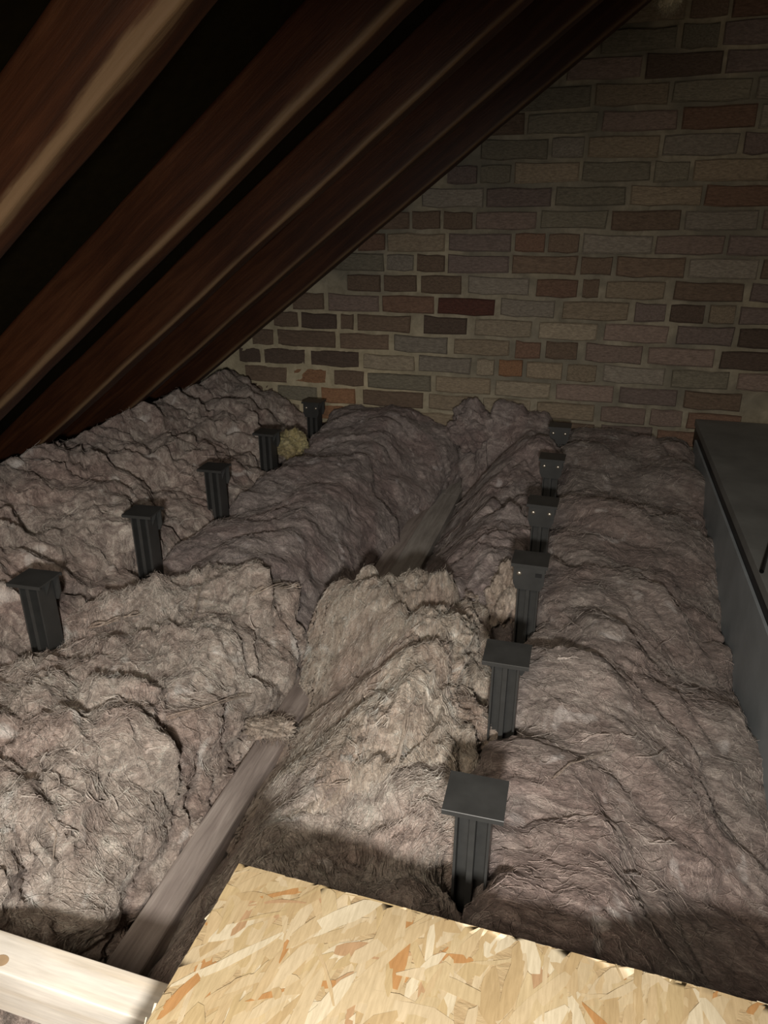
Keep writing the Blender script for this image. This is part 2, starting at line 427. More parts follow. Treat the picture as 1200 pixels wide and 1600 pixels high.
# ------------------------------------------------------------------ loft legs
def extrude(prof, plane, a, b):
    """one closed outline swept along the axis it does not use"""
    bm = bmesh.new()
    mk = {'xz': lambda u, v, t: (u, t, v), 'xy': lambda u, v, t: (u, v, t), 'yz': lambda u, v, t: (t, u, v)}[plane]
    A = [bm.verts.new(mk(u, v, a)) for u, v in prof]; B = [bm.verts.new(mk(u, v, b)) for u, v in prof]
    n = len(prof); bm.faces.new(A); bm.faces.new(B[::-1])
    for i in range(n): bm.faces.new((A[i], B[i], B[(i + 1) % n], A[(i + 1) % n]))
    bmesh.ops.recalc_face_normals(bm, faces=bm.faces)
    return bm
def make_leg_meshes():
    D = {}
    D['top_plate'] = bm_mesh('top_plate', extrude([(-.031, .2735), (-.0285, .2735), (-.0285, .277), (.0285, .277), (.0285, .2735), (.031, .2735), (.031, .2795), (.0305, .280), (-.0305, .280), (-.031, .2795)], 'yz', -.034, .034))
    D['flange'] = bm_mesh('flange', extrude([(-.029, .277), (.029, .277), (.029, .240), (.023, .226), (-.023, .226), (-.029, .240)], 'xz', -.0018, .0018))
    q = [(.0035, .0015), (.0035, .023), (.0045, .024), (-.0045, .024), (-.0035, .023), (-.0035, .0015)]
    D['stem'] = bm_mesh('stem', extrude([(-.0170, .0015), (-.0170, .020), (-.0200, .020), (-.0200, -.020), (-.0170, -.020), (-.0170, -.0015),
        (-.0035, -.0015), (-.0035, -.0225), (.0035, -.0225), (.0035, -.0015), (.0170, -.0015), (.0170, -.020), (.0200, -.020), (.0200, .020), (.0170, .020), (.0170, .0015),
        (.0035, .0015), (.0035, .0225), (-.0035, .0225), (-.0035, .0015)], 'xy', .008, .277))
    D['gusset'] = bm_mesh('gusset', extrude([(.0200, .277), (.033, .277), (.0200, .245)], 'xz', -.0015, .0015))
    bm = bmesh.new(); bm_box(bm, (-.034, -.031, 0), (.034, .031, .008), .0015, 1)
    D['foot_plate'] = bm_mesh('foot_plate', bm)
    for me in D.values(): me.materials.append(black_mat)
    bm = bmesh.new()
    prof = [(0, -.0032), (.0022, -.0030), (.0042, -.0018), (.0052, 0.0), (.0052, .001)]
    n = 14; rings = []
    c = bm.verts.new((0, -.0026, 0))
    for r, y in prof[1:]: rings.append([bm.verts.new((r * math.cos(2 * math.pi * k / n), y, r * math.sin(2 * math.pi * k / n))) for k in range(n)])
    for k in range(n): bm.faces.new((c, rings[0][k], rings[0][(k + 1) % n]))
    for a, b in zip(rings, rings[1:]):
        for k in range(n): bm.faces.new((a[k], b[k], b[(k + 1) % n], a[(k + 1) % n]))
    bmesh.ops.recalc_face_normals(bm, faces=bm.faces)
    sm = bm_mesh('screw', bm, True); sm.materials.append(screw_mat); D['screw'] = sm
    bm = bmesh.new(); bm_box(bm, (-.006, -.0012, -.004), (.006, 0, .004)); hm = bm_mesh('screw_slot', bm); hm.materials.append(cable_mat); D['screw_slot'] = hm
    return D
LEG = make_leg_meshes()
legs = []
def leg(px, py, rz, screws, label, front=True):
    p = at_z(px, py, -0.60)
    t = empty('loft_leg', (p[0], p[1], JT)); t.rotation_euler = (random.uniform(-.006, .006), random.uniform(-.006, .006), rz)
    tag(t, label, 'loft leg', 'black loft floor support legs')
    for k in ('top_plate', 'stem', 'foot_plate'): link(k, LEG[k], None, t)
    for s in (0, math.pi): link('gusset', LEG['gusset'], None, t).rotation_euler = (0, 0, s)
    link('flange', LEG['flange'], None, t).location = (0, .0255, 0)
    if not front: legs.append((p, t)); return t
    fl_ = link('flange', LEG['flange'], None, t); fl_.location = (0, -.0255, 0)
    for s, has in zip((-1, 1), screws):
        o = link('screw' if has else 'screw_slot', LEG['screw' if has else 'screw_slot'], None, fl_)
        o.location = (s * .018, -.0018, .259)
    legs.append((p, t)); return t
leg(52, 903, 0.06, (0, 0), 'black loft leg of the left row nearest the camera, wholly clear at left edge', False)
leg(222, 798, 0.10, (0, 0), 'second black loft leg of the left row, beside pale torn wool', False)
leg(335, 729, 0.05, (0, 0), 'third black loft leg of the left row, with tall stem above the dark gap', False)
leg(417, 674, 0.02, (0, 0), 'fourth black loft leg of the left row, beside the yellow tuft', False)
leg(490, 626, -0.04, (1, 1), 'farthest black loft leg of the left row, against the brick wall')
leg(743, 1241, 0.03, (0, 0), 'large black loft leg of the right row just beyond the strand board', False)
leg(793, 1019, 0.02, (0, 0), 'second black loft leg of the right row, right of the raised wool heap', False)
leg(831, 872, 0.0, (1, 0), 'third black loft leg of the right row, with one bright screw')
leg(848, 782, -0.02, (1, 1), 'fourth black loft leg of the right row, with two round screw heads')
leg(864, 713, -0.02, (1, 1), 'fifth black loft leg of the right row, with two dull screws')
leg(876, 664, 0.0, (1, 1), 'farthest black loft leg of the right row, near the brick wall')

# ------------------------------------------------------------------ mineral wool
def profile(L, H, p, n):
    t = np.linspace(0, math.pi, 4000)
    c = np.cos(t); s = np.sin(t)
    a = -np.sign(c) * np.abs(c) ** (2 / p); z = np.abs(s) ** (2 / p)
    d = np.hypot(np.diff(a) * L / 2, np.diff(z) * H); u = np.concatenate([[0], np.cumsum(d)]); u /= u[-1]
    q = np.linspace(0, 1, n)
    return np.interp(q, u, a), np.interp(q, u, z), L + 1.6 * H

blankets = {}
def blanket(name, label, xl, xr, ya, yb, hfun, mat, res=0.004, p=7, py=9, seed=0, stretch=(1, 1, 1), rot=0.0, amp=1.0, lump=1.0, fine=1.0, bottom=None, dirt=None, cap=None):
    """xl, xr: functions of y giving the side edges; hfun(x, y): top height relative to the lens."""
    ym = (ya + yb) / 2
    Lx = max(float(xr(np.array([y]))[0] - xl(np.array([y]))[0]) for y in (ya, ym, yb)); Ly = yb - ya
    H = 0.25
    nx = int((Lx + 1.2 * H) / res); ny = int((Ly + 0.6 * H) / (res * 1.15))
    a, wa, _ = profile(Lx, H, p, nx); b, wb, _ = profile(Ly, H, py, ny)
    y = ym + b * Ly / 2
    A, B = np.meshgrid(a, y); WA, WB = np.meshgrid(wa, wb)
    XL = xl(y)[:, None]; XR = xr(y)[:, None]
    Xg = (XL + XR) / 2 + A * (XR - XL) / 2; Yg = B
    bot = 0.012 if bottom is None else bottom
    top = hfun(Xg, Yg) + ZO
    Zg = bot + (top - bot) * WA * WB
    G = np.stack([Xg, Yg, Zg], -1)
    du = np.gradient(G, axis=1); dv = np.gradient(G, axis=0)
    nrm = np.cross(du, dv); nrm /= np.linalg.norm(nrm, axis=-1, keepdims=True) + 1e-9
    P = G.reshape(-1, 3); nr = nrm.reshape(-1, 3); off = seed * 13.7
    cr, sr = math.cos(rot), math.sin(rot)
    S = np.stack([P[:, 0] * cr + P[:, 1] * sr, -P[:, 0] * sr + P[:, 1] * cr, P[:, 2]], 1) * np.array(stretch) + off
    W1 = np.stack([perlin(S * 7 + k * 31.1) for k in range(3)], 1)
    S1 = S + 0.10 * W1
    W2 = np.stack([perlin(S1 * 22 + k * 51.7) for k in range(3)], 1)
    S2 = S1 + 0.030 * W2
    W3 = np.stack([perlin(S2 * 60 + k * 11.9) for k in range(2)], 1)
    S3 = S2 + np.concatenate([0.012 * W3, 0.0 * W3[:, :1]], 1)
    sa = lambda v, e=0.06: np.sqrt(v * v + e * e)             # rounded crease
    d = 0.050 * perlin(S1 * 4.5) * amp
    d += lump * (0.085 * (sa(perlin(S1 * 7.5 + 5)) - 0.22))
    d += lump * (0.030 * (sa(perlin(S2 * 18 + 9), .08) - 0.22))
    d += fine * 0.011 * (sa(perlin(S3 * 44 + 3), .08) - 0.22)
    d += fine * 0.006 * (sa(perlin(S3 * 105 + 7), .1) - 0.22)
    low = smooth(0.02, 0.08, P[:, 2])[:, None]
    P2 = P + nr * d[:, None] * low + (0.008 * lump * W2 + 0.010 * W1) * low
    P2[:, :2] += 0.003 * fine * W3 * low
    if cap is not None: P2 = cap(P2)
    rafz = under_z(P2[:, 0]) - 0.004
    P2[:, 2] = np.minimum(P2[:, 2], rafz + 0.002)
    P2[:, 1] = np.minimum(P2[:, 1], WALL - 0.004)
    P2[:, 2] = np.maximum(P2[:, 2], 0.004)
    i = np.arange(nx * ny).reshape(ny, nx)
    Qf = np.stack([i[:-1, :-1], i[:-1, 1:], i[1:, 1:], i[1:, :-1]], -1).reshape(-1, 4)
    t = np.zeros((len(P2), 4), np.float32); t[:, 3] = 1
    if dirt is not None: t[:, 0] = dirt(P2)
    o = link(name, np_mesh(name, P2, Qf, True, t), mat)
    tag(o, label, 'insulation', 'mineral wool insulation')
    blankets[label] = (P2, o, rot, (ny, nx))
    return o, P2

k_ = lambda v: (lambda y: np.full_like(np.asarray(y, float), v))
def lin(y0, v0, y1, v1): return lambda y: v0 + (v1 - v0) * np.clip((np.asarray(y, float) - y0) / (y1 - y0), 0, 1)

DK, MD, PA = (0.25, 0.205, 0.175), (0.47, 0.40, 0.345), (0.68, 0.61, 0.54)
m_eaves = wool_mat('wool_brown', (0.21, 0.165, 0.145), (0.42, 0.35, 0.305), (0.64, 0.57, 0.50), (1, 1.6, 1), 0.5)
m_eaves_f = wool_mat('wool_brown_fibre', (0.21, 0.165, 0.145), (0.42, 0.35, 0.305), (0.64, 0.57, 0.50), (1, 1.6, 1), 0.5, fibre=True)
m_near = wool_mat('wool_beige', DK, MD, PA, (1, 1, 1), 0.0)
m_near_f = wool_mat('wool_beige_fibre', DK, MD, PA, (1, 1, 1), 0.0, fibre=True)
m_far = wool_mat('wool_dusty', (0.19, 0.158, 0.15), (0.33, 0.28, 0.262), (0.52, 0.455, 0.42), (0.7, 1.8, 1), 0.35)
m_far_f = wool_mat('wool_dusty_fibre', (0.19, 0.158, 0.15), (0.33, 0.28, 0.262), (0.52, 0.455, 0.42), (0.7, 1.8, 1), 0.35, fibre=True)
m_heap = wool_mat('wool_tan', (0.32, 0.255, 0.20), (0.56, 0.475, 0.39), (0.74, 0.67, 0.575), (1.8, 0.7, 1), -0.15)
m_heap_f = wool_mat('wool_tan_fibre', (0.32, 0.255, 0.20), (0.56, 0.475, 0.39), (0.74, 0.67, 0.575), (1.8, 0.7, 1), -0.15, fibre=True)
m_right = wool_mat('wool_grey', (0.21, 0.17, 0.15), (0.39, 0.325, 0.29), (0.60, 0.53, 0.475), (0.6, 1.9, 1), -0.25, dirt=0.8)
m_right_f = wool_mat('wool_grey_fibre', (0.21, 0.17, 0.15), (0.39, 0.325, 0.29), (0.60, 0.53, 0.475), (0.6, 1.9, 1), -0.25, fibre=True)

def seam(base, open_, row, sgn):        # side edge of a blanket: drawn back round every leg of a row
    ys = [p[1] for p, t in legs if abs(p[0] - row) < 0.06]
    def f(y):
        y = np.asarray(y, float); o = np.zeros_like(y)
        for v in ys:
            dy = y - v; o = np.maximum(o, np.exp(-(dy / np.where(dy < 0, 0.040, 0.055)) ** 2))
        return base + sgn * (open_ * o + 0.010 * perlin(np.stack([y * 9, y * 0 + base * 50, y * 0], -1).reshape(-1, 3)).reshape(y.shape))
    return f
LROW = -0.928; RROW = -0.079
def smin(a, b, k=0.02): 
    h = np.clip(0.5 + 0.5 * (b - a) / k, 0, 1); return b * (1 - h) + a * h - k * h * (1 - h)
def cap_left(xe):                      # wool stops short of the bare joist
    def f(P):
        lim = xe + 0.006 * perlin(P * 30)
        P[:, 0] = smin(P[:, 0], lim, 0.015); return P
    return f
def cap_right(xe, slope, skip=None, lift=None):   # wool lies back from the bare joist so that its top shows
    def f(P):
        lim = JT - 0.012 + slope * (P[:, 0] - xe) + 0.014 * perlin(P * np.array([10, 22, 0]) + 4) + 0.022 * perlin(P * np.array([5, 9, 0]) + 9)
        if lift is not None: lim = lim + lift(P[:, 1])
        lim = np.maximum(lim, 0.02)
        z = smin(P[:, 2], lim, 0.03)
        if skip is not None:
            m = skip(P[:, 1]); z = z * (1 - m) + P[:, 2] * m
        P[:, 2] = z; return P
    return f
# eaves blanket, rising under the rafters
def hA(x, y):
    u = np.clip((x + 0.95) / -0.40, 0, 1.1)
    z = -0.695 + 0.205 * u ** 1.15
    z = z - 0.03 * smooth(1.0, 0.4, y) + 0.03 * smooth(2.0, 2.4, y)
    return z
blanket('insulation_blanket', 'brown mineral wool blanket pushed up under the rafters along the eaves', k_(-1.44), seam(-0.916, 0.026, LROW, -1), 0.35, 2.415, hA, m_eaves, 0.0042, p=5, seed=1, stretch=(1, 1.3, 1), rot=0.5, lump=0.8)
# between left legs and bare joist: far and near lengths
def hBf(x, y):
    u = (x + 0.92) / 0.40
    z = -0.715 + 0.015 * smooth(0.3, 0.0, u) + 0.02 * np.sin(np.clip(u, 0, 1) * 3.1) - 0.10 * smooth(0.65, 1.0, u) * smooth(2.38, 2.15, y)
    return z + 0.07 * smooth(1.9, 2.4, y) * (1 - 0.3 * smooth(.6, 1, u))
blanket('insulation_blanket', 'smooth dusty grey-purple wool blanket between far left legs and plank', seam(-0.938, 0.026, LROW, 1), lin(1.9, -0.515, 2.4, -0.43), 1.18, 2.46, hBf, m_far, 0.0042, p=5, seed=2, stretch=(0.85, 1.2, 1), rot=0.6, amp=0.6, lump=0.33, fine=0.6)
def hBn(x, y):
    u = (x + 0.93) / 0.42
    return -0.735 + 0.022 * smooth(0.3, 0.0, u) + 0.035 * np.sin(np.clip(u, 0, 1) * 3.1) - 0.11 * smooth(0.72, 1.0, u) - 0.02 * smooth(0.7, 0.3, y) + 0.01 * smooth(1.0, 1.3, y)
blanket('insulation_blanket', 'fluffy torn beige wool blanket in left foreground beside the bare joist', seam(-0.945, 0.028, LROW, 1), k_(-0.52), 0.10, 1.24, hBn, m_near, 0.0034, p=5, seed=3, lump=0.8, fine=1.5, cap=cap_left(-0.517))
# between the bare joist and the right row
def hCf(x, y):
    u = (x + 0.385) / 0.28
    return -0.765 + 0.05 * smooth(0.0, 0.5, u) + 0.10 * smooth(1.8, 2.4, y)
blanket('insulation_blanket', 'crumpled grey wool blanket between plank and far right-row legs', lin(1.3, -0.40, 2.4, -0.385), seam(-0.060, 0.032, RROW, -1), 1.25, 2.46, hCf, m_far, 0.004, p=5, seed=4, stretch=(1.2, 1, 1), lump=0.7, cap=cap_right(-0.385, 1.25, lambda y: smooth(2.27, 2.36, y)))
def hCh(x, y):
    return -0.672 - 0.045 * smooth(0.95, 0.70, y) - 0.065 * smooth(1.05, 1.35, y)
blanket('insulation_blanket', 'raised tan wool heap with ragged end, middle of the loft', lin(0.7, -0.445, 1.25, -0.50), lin(0.7, -0.075, 1.25, -0.125), 0.69, 1.35, hCh, m_heap, 0.0030, p=5, py=6, seed=5, stretch=(1.5, 0.75, 1), rot=-0.15, lump=0.75, fine=1.5, cap=cap_right(-0.458, 1.1, lift=lambda y: 0.22 * smooth(1.0, 1.32, y)))
def hCn(x, y):
    u = (x + 0.46) / 0.36
    return -0.795 + 0.055 * smooth(0.0, 0.5, u) + 0.055 * smooth(0.6, 0.95, u) * smooth(.35, .5, y)
blanket('insulation_blanket', 'low wool blanket half in shadow behind the strand board corner', k_(-0.455), seam(-0.058, 0.032, RROW, -1), 0.05, 0.78, hCn, m_near, 0.0036, p=5, seed=6, lump=0.45, cap=cap_right(-0.455, 1.3))
# right blanket
def hD(x, y):
    u = np.clip((x + 0.06) / 0.39, 0, 1)
    z = -0.705 + 0.015 * np.sin(u * 3.1)
    z = z + 0.015 * smooth(0.75, 0.5, y)
    right = -0.66 - 0.16 * np.clip((2.3 - y) / 1.3, 0, 1.15)
    zl = z + 0.075 * smooth(1.8, 2.4, y)
    return zl * (1 - smooth(0.25, 1.0, u)) + right * smooth(0.25, 1.0, u)
def dirtD(P):
    n = 0.5 + 0.9 * fbm(P * 4.0 + 3, 3)
    return np.clip(smooth(0.9, 1.7, P[:, 1] + 0.25 * n) * (0.35 + 0.8 * n), 0, 1)
blanket('insulation_blanket', 'wide grey-brown wool blanket with dusty dark patches beside the grey deck', seam(-0.096, 0.032, RROW, 1), k_(0.335), 0.05, 2.46, hD, m_right, 0.0038, p=6, seed=7, stretch=(0.8, 1.15, 1), rot=-0.5, amp=0.9, lump=0.36, fine=0.65, dirt=dirtD)

# ------------------------------------------------------------------ wool fibres: loose strands on the blankets
def tubes(starts, dirs, lens, rads, seg=6, sides=3, curl=1.0, rng=RNG):
    n = len(starts)
    P = np.zeros((n, seg + 1, 3)); P[:, 0] = starts; d = dirs.copy()
    ax = rng.normal(size=(n, 3)); ax /= np.linalg.norm(ax, axis=1)[:, None]
    for k in range(seg):
        d = d + curl * (0.35 * np.cross(ax, d) + rng.normal(size=(n, 3)) * 0.22); d[:, 2] -= 0.10
        d /= np.linalg.norm(d, axis=1)[:, None]
        P[:, k + 1] = P[:, k] + d * (lens / seg)[:, None]
    return tube_mesh(P, rads, sides)
def tube_mesh(P, rads, sides=3):
    n, m, _ = P.shape
    T = np.gradient(P, axis=1); T /= np.linalg.norm(T, axis=2, keepdims=True) + 1e-9
    ref = np.zeros_like(T); ref[..., 2] = 1.0; ref[..., 0] = 0.3
    U = np.cross(T, ref); U /= np.linalg.norm(U, axis=2, keepdims=True) + 1e-9
    Wv = np.cross(T, U)
    taper = np.linspace(1, 0.35, m)[None, :, None]
    out = []
    for s in range(sides):
        a = 2 * math.pi * s / sides
        out.append(P + (U * math.cos(a) + Wv * math.sin(a)) * rads[:, None, None] * taper)
    V = np.stack(out, 2)
    idx = np.arange(n * m * sides).reshape(n, m, sides)
    q = []
    for s in range(sides):
        s2 = (s + 1) % sides
        q.append(np.stack([idx[:, :-1, s], idx[:, :-1, s2], idx[:, 1:, s2], idx[:, 1:, s]], -1).reshape(-1, 4))
    return V.reshape(-1, 3), np.concatenate(q)
fib_n = {'brown': 7000, 'smooth': 4000, 'fluffy': 14000, 'crumpled': 3500, 'raised': 10000, 'low': 4000, 'wide': 8000}
SEG = 5
FIB = {m.name: f for m, f in ((m_eaves, m_eaves_f), (m_near, m_near_f), (m_far, m_far_f), (m_heap, m_heap_f), (m_right, m_right_f))}
for lab, (P2, o, rot, (ny, nx)) in blankets.items():
    n = fib_n[lab.split()[0]]
    px, py, dz = project(P2)
    ok = np.where((P2[:, 2] > 0.12) & (px > -60) & (px < 1260) & (py < 1560) & (dz > .3))[0]
    i0 = RNG.choice(ok, n)
    pp = P2[i0]
    # combed along a slowly turning direction, hugging the surface
    th = rot + 1.9 * perlin(pp * 4.0 + 40) * 1.6 + 1.2 * perlin(pp * 14.0 + 7) + RNG.normal(size=n) * 0.45
    if lab.split()[0] in ('raised', 'low'): th = th + 1.35
    step = RNG.uniform(0.6, 1.5, n) * np.where(RNG.random(n) < .12, 1.9, 1.0)
    gi = (i0 // nx).astype(float); gj = (i0 % nx).astype(float)
    path = []
    turn = RNG.normal(size=n) * 0.30
    for k in range(SEG + 1):
        a = np.clip(np.round(gi), 0, ny - 1).astype(int); b = np.clip(np.round(gj), 0, nx - 1).astype(int)
        path.append(P2[a * nx + b])
        gi = gi + np.sin(th) * step; gj = gj + np.cos(th) * step
        th = th + turn + RNG.normal(size=n) * 0.15
    Pth = np.stack(path, 1)
    Pth[:, 1:-1] = (Pth[:, :-2] + 2 * Pth[:, 1:-1] + Pth[:, 2:]) / 4
    lift = RNG.uniform(0.0002, 0.0022, n)[:, None] + np.linspace(0, 1, SEG + 1)[None] ** 2 * np.abs(RNG.normal(size=n))[:, None] * 0.005
    Pth[:, :, 2] += lift; Pth[:, :, 1] -= lift * 0.4
    Pth += RNG.normal(size=Pth.shape) * 0.0006
    V, Qf = tube_mesh(Pth, RNG.uniform(0.00030, 0.00075, n))
    f = link('loose_fibres', np_mesh('loose_fibres', V, Qf), FIB[o.data.materials[0].name], o); f['kind'] = 'stuff'

# bigger twisted wisps lying on the wool (parts of the blanket they belong to)
_pc = {}
def surf(label_word, px, py, lift=0.003):
    P2 = [v[0] for k, v in blankets.items() if k.startswith(label_word)][0]
    if label_word not in _pc: _pc[label_word] = project(P2)
    a, b, dz = _pc[label_word]
    dd = (a - px) ** 2 + (b - py) ** 2
    c = np.where(dd < 49)[0]
    if len(c) == 0: c = np.array([np.argmin(dd)])
    j = c[np.argmin(dz[c])]
    return P2[j] + np.array([0, 0, lift])
def wisp(word, pts, r, n=5):
    o = [v[1] for k, v in blankets.items() if k.startswith(word)][0]
    K = np.array([surf(word, *p, lift=0.004 + r) for p in pts])
    t = np.linspace(0, len(K) - 1, 26)
    Vs, Qs, base = [], [], 0
    for k in range(n):
        C3 = np.stack([np.interp(t, range(len(K)), K[:, c]) for c in range(3)], 1)
        kern = np.array([1, 2, 3, 2, 1]) / 9
        pad = np.pad(C3, ((2, 2), (0, 0)), 'edge'); C3 = np.stack([np.convolve(pad[:, c], kern, 'valid') for c in range(3)], 1)
        ph = RNG.uniform(0, 6.28); tw = np.linspace(0, 9, 26) + ph
        C3 = C3 + np.stack([np.cos(tw), np.sin(tw) * .6, np.sin(tw)], 1) * r * RNG.uniform(.5, 1.3) + RNG.normal(size=(1, 3)) * r * .5
        V, Qf = tube_mesh(C3[None], np.array([r * RNG.uniform(.5, .9)]), 5)
        Vs.append(V); Qs.append(Qf + base); base += len(V)
    wo = link('twisted_wisp', np_mesh('twisted_wisp', np.concatenate(Vs), np.concatenate(Qs)), m_heap, o); wo['kind'] = 'stuff'; return wo
wisp('fluffy', [(392, 942), (420, 926), (455, 915), (490, 906)], .0035)
wisp('fluffy', [(140, 985), (180, 968), (222, 955)], .003)
wisp('fluffy', [(440, 988), (475, 1000), (505, 1014)], .0022)
wisp('fluffy', [(300, 965), (318, 925), (322, 900)], .0015, 3)
wisp('fluffy', [(262, 1125), (330, 1100), (400, 1092)], .002)
wisp('fluffy', [(392, 1150), (408, 1140), (428, 1150)], .004)
wisp('fluffy', [(75, 1285), (90, 1312), (88, 1345)], .0015, 3)
wisp('raised', [(620, 1215), (640, 1130), (650, 1080)], .0022)
wisp('raised', [(735, 920), (752, 905), (762, 895)], .003)
wisp('raised', [(470, 1245), (490, 1232), (540, 1228)], .003)
wisp('wide', [(860, 1215), (890, 1190), (960, 1172)], .0011, 3)

for word, (xa, xb, ya, yb), cnt, ang in (('fluffy', (20, 420, 930, 1370), 34, None), ('raised', (530, 760, 910, 1220), 22, 1.5), ('wide', (850, 1150, 900, 1400), 16, 0.3), ('brown', (20, 380, 690, 880), 14, 0.4), ('crumpled', (690, 830, 690, 880), 7, 1.0)):
    o = [v[1] for k, v in blankets.items() if k.startswith(word)][0]; Vs, Qs, base = [], [], 0
    for k in range(cnt):
        x, y = RNG.uniform(xa, xb), RNG.uniform(ya, yb); th = RNG.uniform(0, 6.28) if ang is None else ang + RNG.normal() * .5
        turn = RNG.normal() * .55; K = []
        for q in range(RNG.integers(3, 6)):
            K.append(surf(word, x, y, 0.003)); x += 14 * math.cos(th) * RNG.uniform(.7, 1.3); y -= 10 * math.sin(th); th += turn
        K = np.array(K)
        if np.abs(np.diff(K, axis=0)).max() > 0.05: continue
        t = np.linspace(0, len(K) - 1, 16)
        for m_ in range(4):
            C3 = np.stack([np.interp(t, range(len(K)), K[:, c]) for c in range(3)], 1)
            pad = np.pad(C3, ((2, 2), (0, 0)), 'edge'); C3 = np.stack([np.convolve(pad[:, c], np.array([1, 2, 3, 2, 1]) / 9, 'valid') for c in range(3)], 1)
            r = RNG.uniform(.0006, .0016); tw = np.linspace(0, 5, 16) + RNG.uniform(0, 6.28)
            C3 = C3 + np.stack([np.cos(tw), np.sin(tw), np.abs(np.sin(tw))], 1) * r * 1.6
            V, Qf = tube_mesh(C3[None], np.array([r]), 4); Vs.append(V); Qs.append(Qf + base); base += len(V)
    f = link('curled_wisps', np_mesh('curled_wisps', np.concatenate(Vs), np.concatenate(Qs)), FIB[o.data.materials[0].name], o); f['kind'] = 'stuff'

# small loose tufts
def tuft(name, label, centre, r, mat, seed, flat=0.7):
    bm = bmesh.new(); bmesh.ops.create_icosphere(bm, subdivisions=5, radius=1.0)
    Vv = np.array([v.co[:] for v in bm.verts]); 
    d = 1 + 0.45 * perlin(Vv * 1.3 + seed) + 0.55 * (np.abs(perlin(Vv * 2.2 + seed)) - .2) + 0.22 * (np.abs(perlin(Vv * 5 + seed)) - .2) + 0.07 * (np.abs(perlin(Vv * 12 + seed)) - .2)
    Vv = Vv * d[:, None] * np.array(r)
    for v, c in zip(bm.verts, Vv): v.co = c
    o = link(name, bm_mesh(name, bm, True), mat); o.location = centre
    tag(o, label, 'insulation')
    n = 700; i = RNG.choice(len(Vv), n)
    dd = Vv[i] / np.linalg.norm(Vv[i], axis=1)[:, None]; dd = np.cross(dd, RNG.normal(size=dd.shape)) + .25 * dd; dd /= np.linalg.norm(dd, axis=1)[:, None]
    V, Qf = tubes(Vv[i] * .97, dd, RNG.uniform(.008, .025, n), RNG.uniform(.0003, .0008, n))
    f = link('loose_fibres', np_mesh('loose_fibres', V, Qf), mat, o); f['kind'] = 'stuff'
    return o
m_yellow = wool_mat('wool_yellow', (0.33, 0.28, 0.12), (0.52, 0.46, 0.24), (0.66, 0.60, 0.38))
tuft('wool_tuft', 'pale yellow wool tuft between the two farthest left-row legs', tuple(at_y(452, 694, 2.02)), (.050, .05, .040), m_yellow, 3)
tuft('wool_tuft', 'small beige wool clump bridging the bare joist', tuple(at_z(418, 1138, -0.855)), (.045, .022, .016), m_heap, 8)
tuft('wool_tuft', 'tan wool scrap leaning beside the one-screw leg', tuple(at_z(792, 935, -0.755)), (.035, .085, .06), m_heap, 12)

tuft('wool_tuft', 'grey wool clump against the brick wall where the plank ends', tuple(at_y(738, 668, 2.36)), (.085, .05, .075), m_far, 31)

# ------------------------------------------------------------------ grey raised deck on the right
DX = 0.33
dk = empty('raised_deck', (DX, 1.2, 0.0)); tag(dk, 'dark grey board deck with blue-grey side board along right edge', 'deck')
box_obj('deck_board', (0.0, -0.55, 0.358), (0.62, 1.21, 0.380), deck_mat, dk, 0.0015)
box_obj('gap_shade_batten', (0.0025, -0.55, 0.30), (0.06, 1.20, 0.358), cable_mat, dk)  # coloured black to stand in for the shade in the gap under the deck
box_obj('side_board', (-0.004, -0.55, 0.02), (0.002, 1.12, 0.336), fascia_mat, dk, 0.001)
def cable(label, pts, r):
    K = np.array(pts); t = np.linspace(0, len(K) - 1, 30)
    C3 = np.stack([np.interp(t, range(len(K)), K[:, c]) for c in range(3)], 1)
    n, s = 30, 8
    V, Qf = tube_mesh(C3[None], np.array([r]), 8)
    o = link('cable', np_mesh('cable', V, Qf), cable_mat); tag(o, label, 'cable'); return o
c0 = at_z(1190, 893, -0.596); c1 = at_z(1200, 858, -0.596)
cable('short black cable end lying on the grey deck at frame edge', [c0, c1, c1 + (c1 - c0) * 1.5, c1 + (c1 - c0) * 3 + np.array([.05, 0, 0])], 0.004)

# pale lump at the top of the frame, stuck under the last rafter
lp = at_y(1046, -2, 2.20)
tuft('mortar_lump', 'small pale mortar lump at top edge where rafter meets gable', tuple(lp), (.022, .018, .024), plain_mat('pale_mortar', (0.62, 0.56, 0.40), 0.9), 21)['category'] = 'mortar'

# ------------------------------------------------------------------ pine timber and strand board
ZT = -0.70
pa = at_z(0, 1451, ZT); yb_ = pa[1]
bm = bmesh.new(); bm_box(bm, (-0.9, yb_ - 0.0385, ZT + ZO - 0.066), (0.5, yb_, ZT + ZO), 0.003, 3)
tm = link('pine_timber', bm_mesh('pine_timber', bm), pine_mat); tag(tm, 'pale planed pine timber in bottom left corner, running under the strand board', 'timber')
# knot on its upper face
kp = at_z(2, 1501, ZT)
bm = bmesh.new()
bmesh.ops.create_circle(bm, cap_ends=True, radius=1.0, segments=20, matrix=Matrix.Translation((kp[0], kp[1], ZT + ZO + 0.0004)) @ Matrix.Diagonal((.008, .006, 1, 1)))
kn = link('knot', bm_mesh('knot', bm), plain_mat('pine_knot', (0.42, 0.29, 0.17), 0.6), tm)

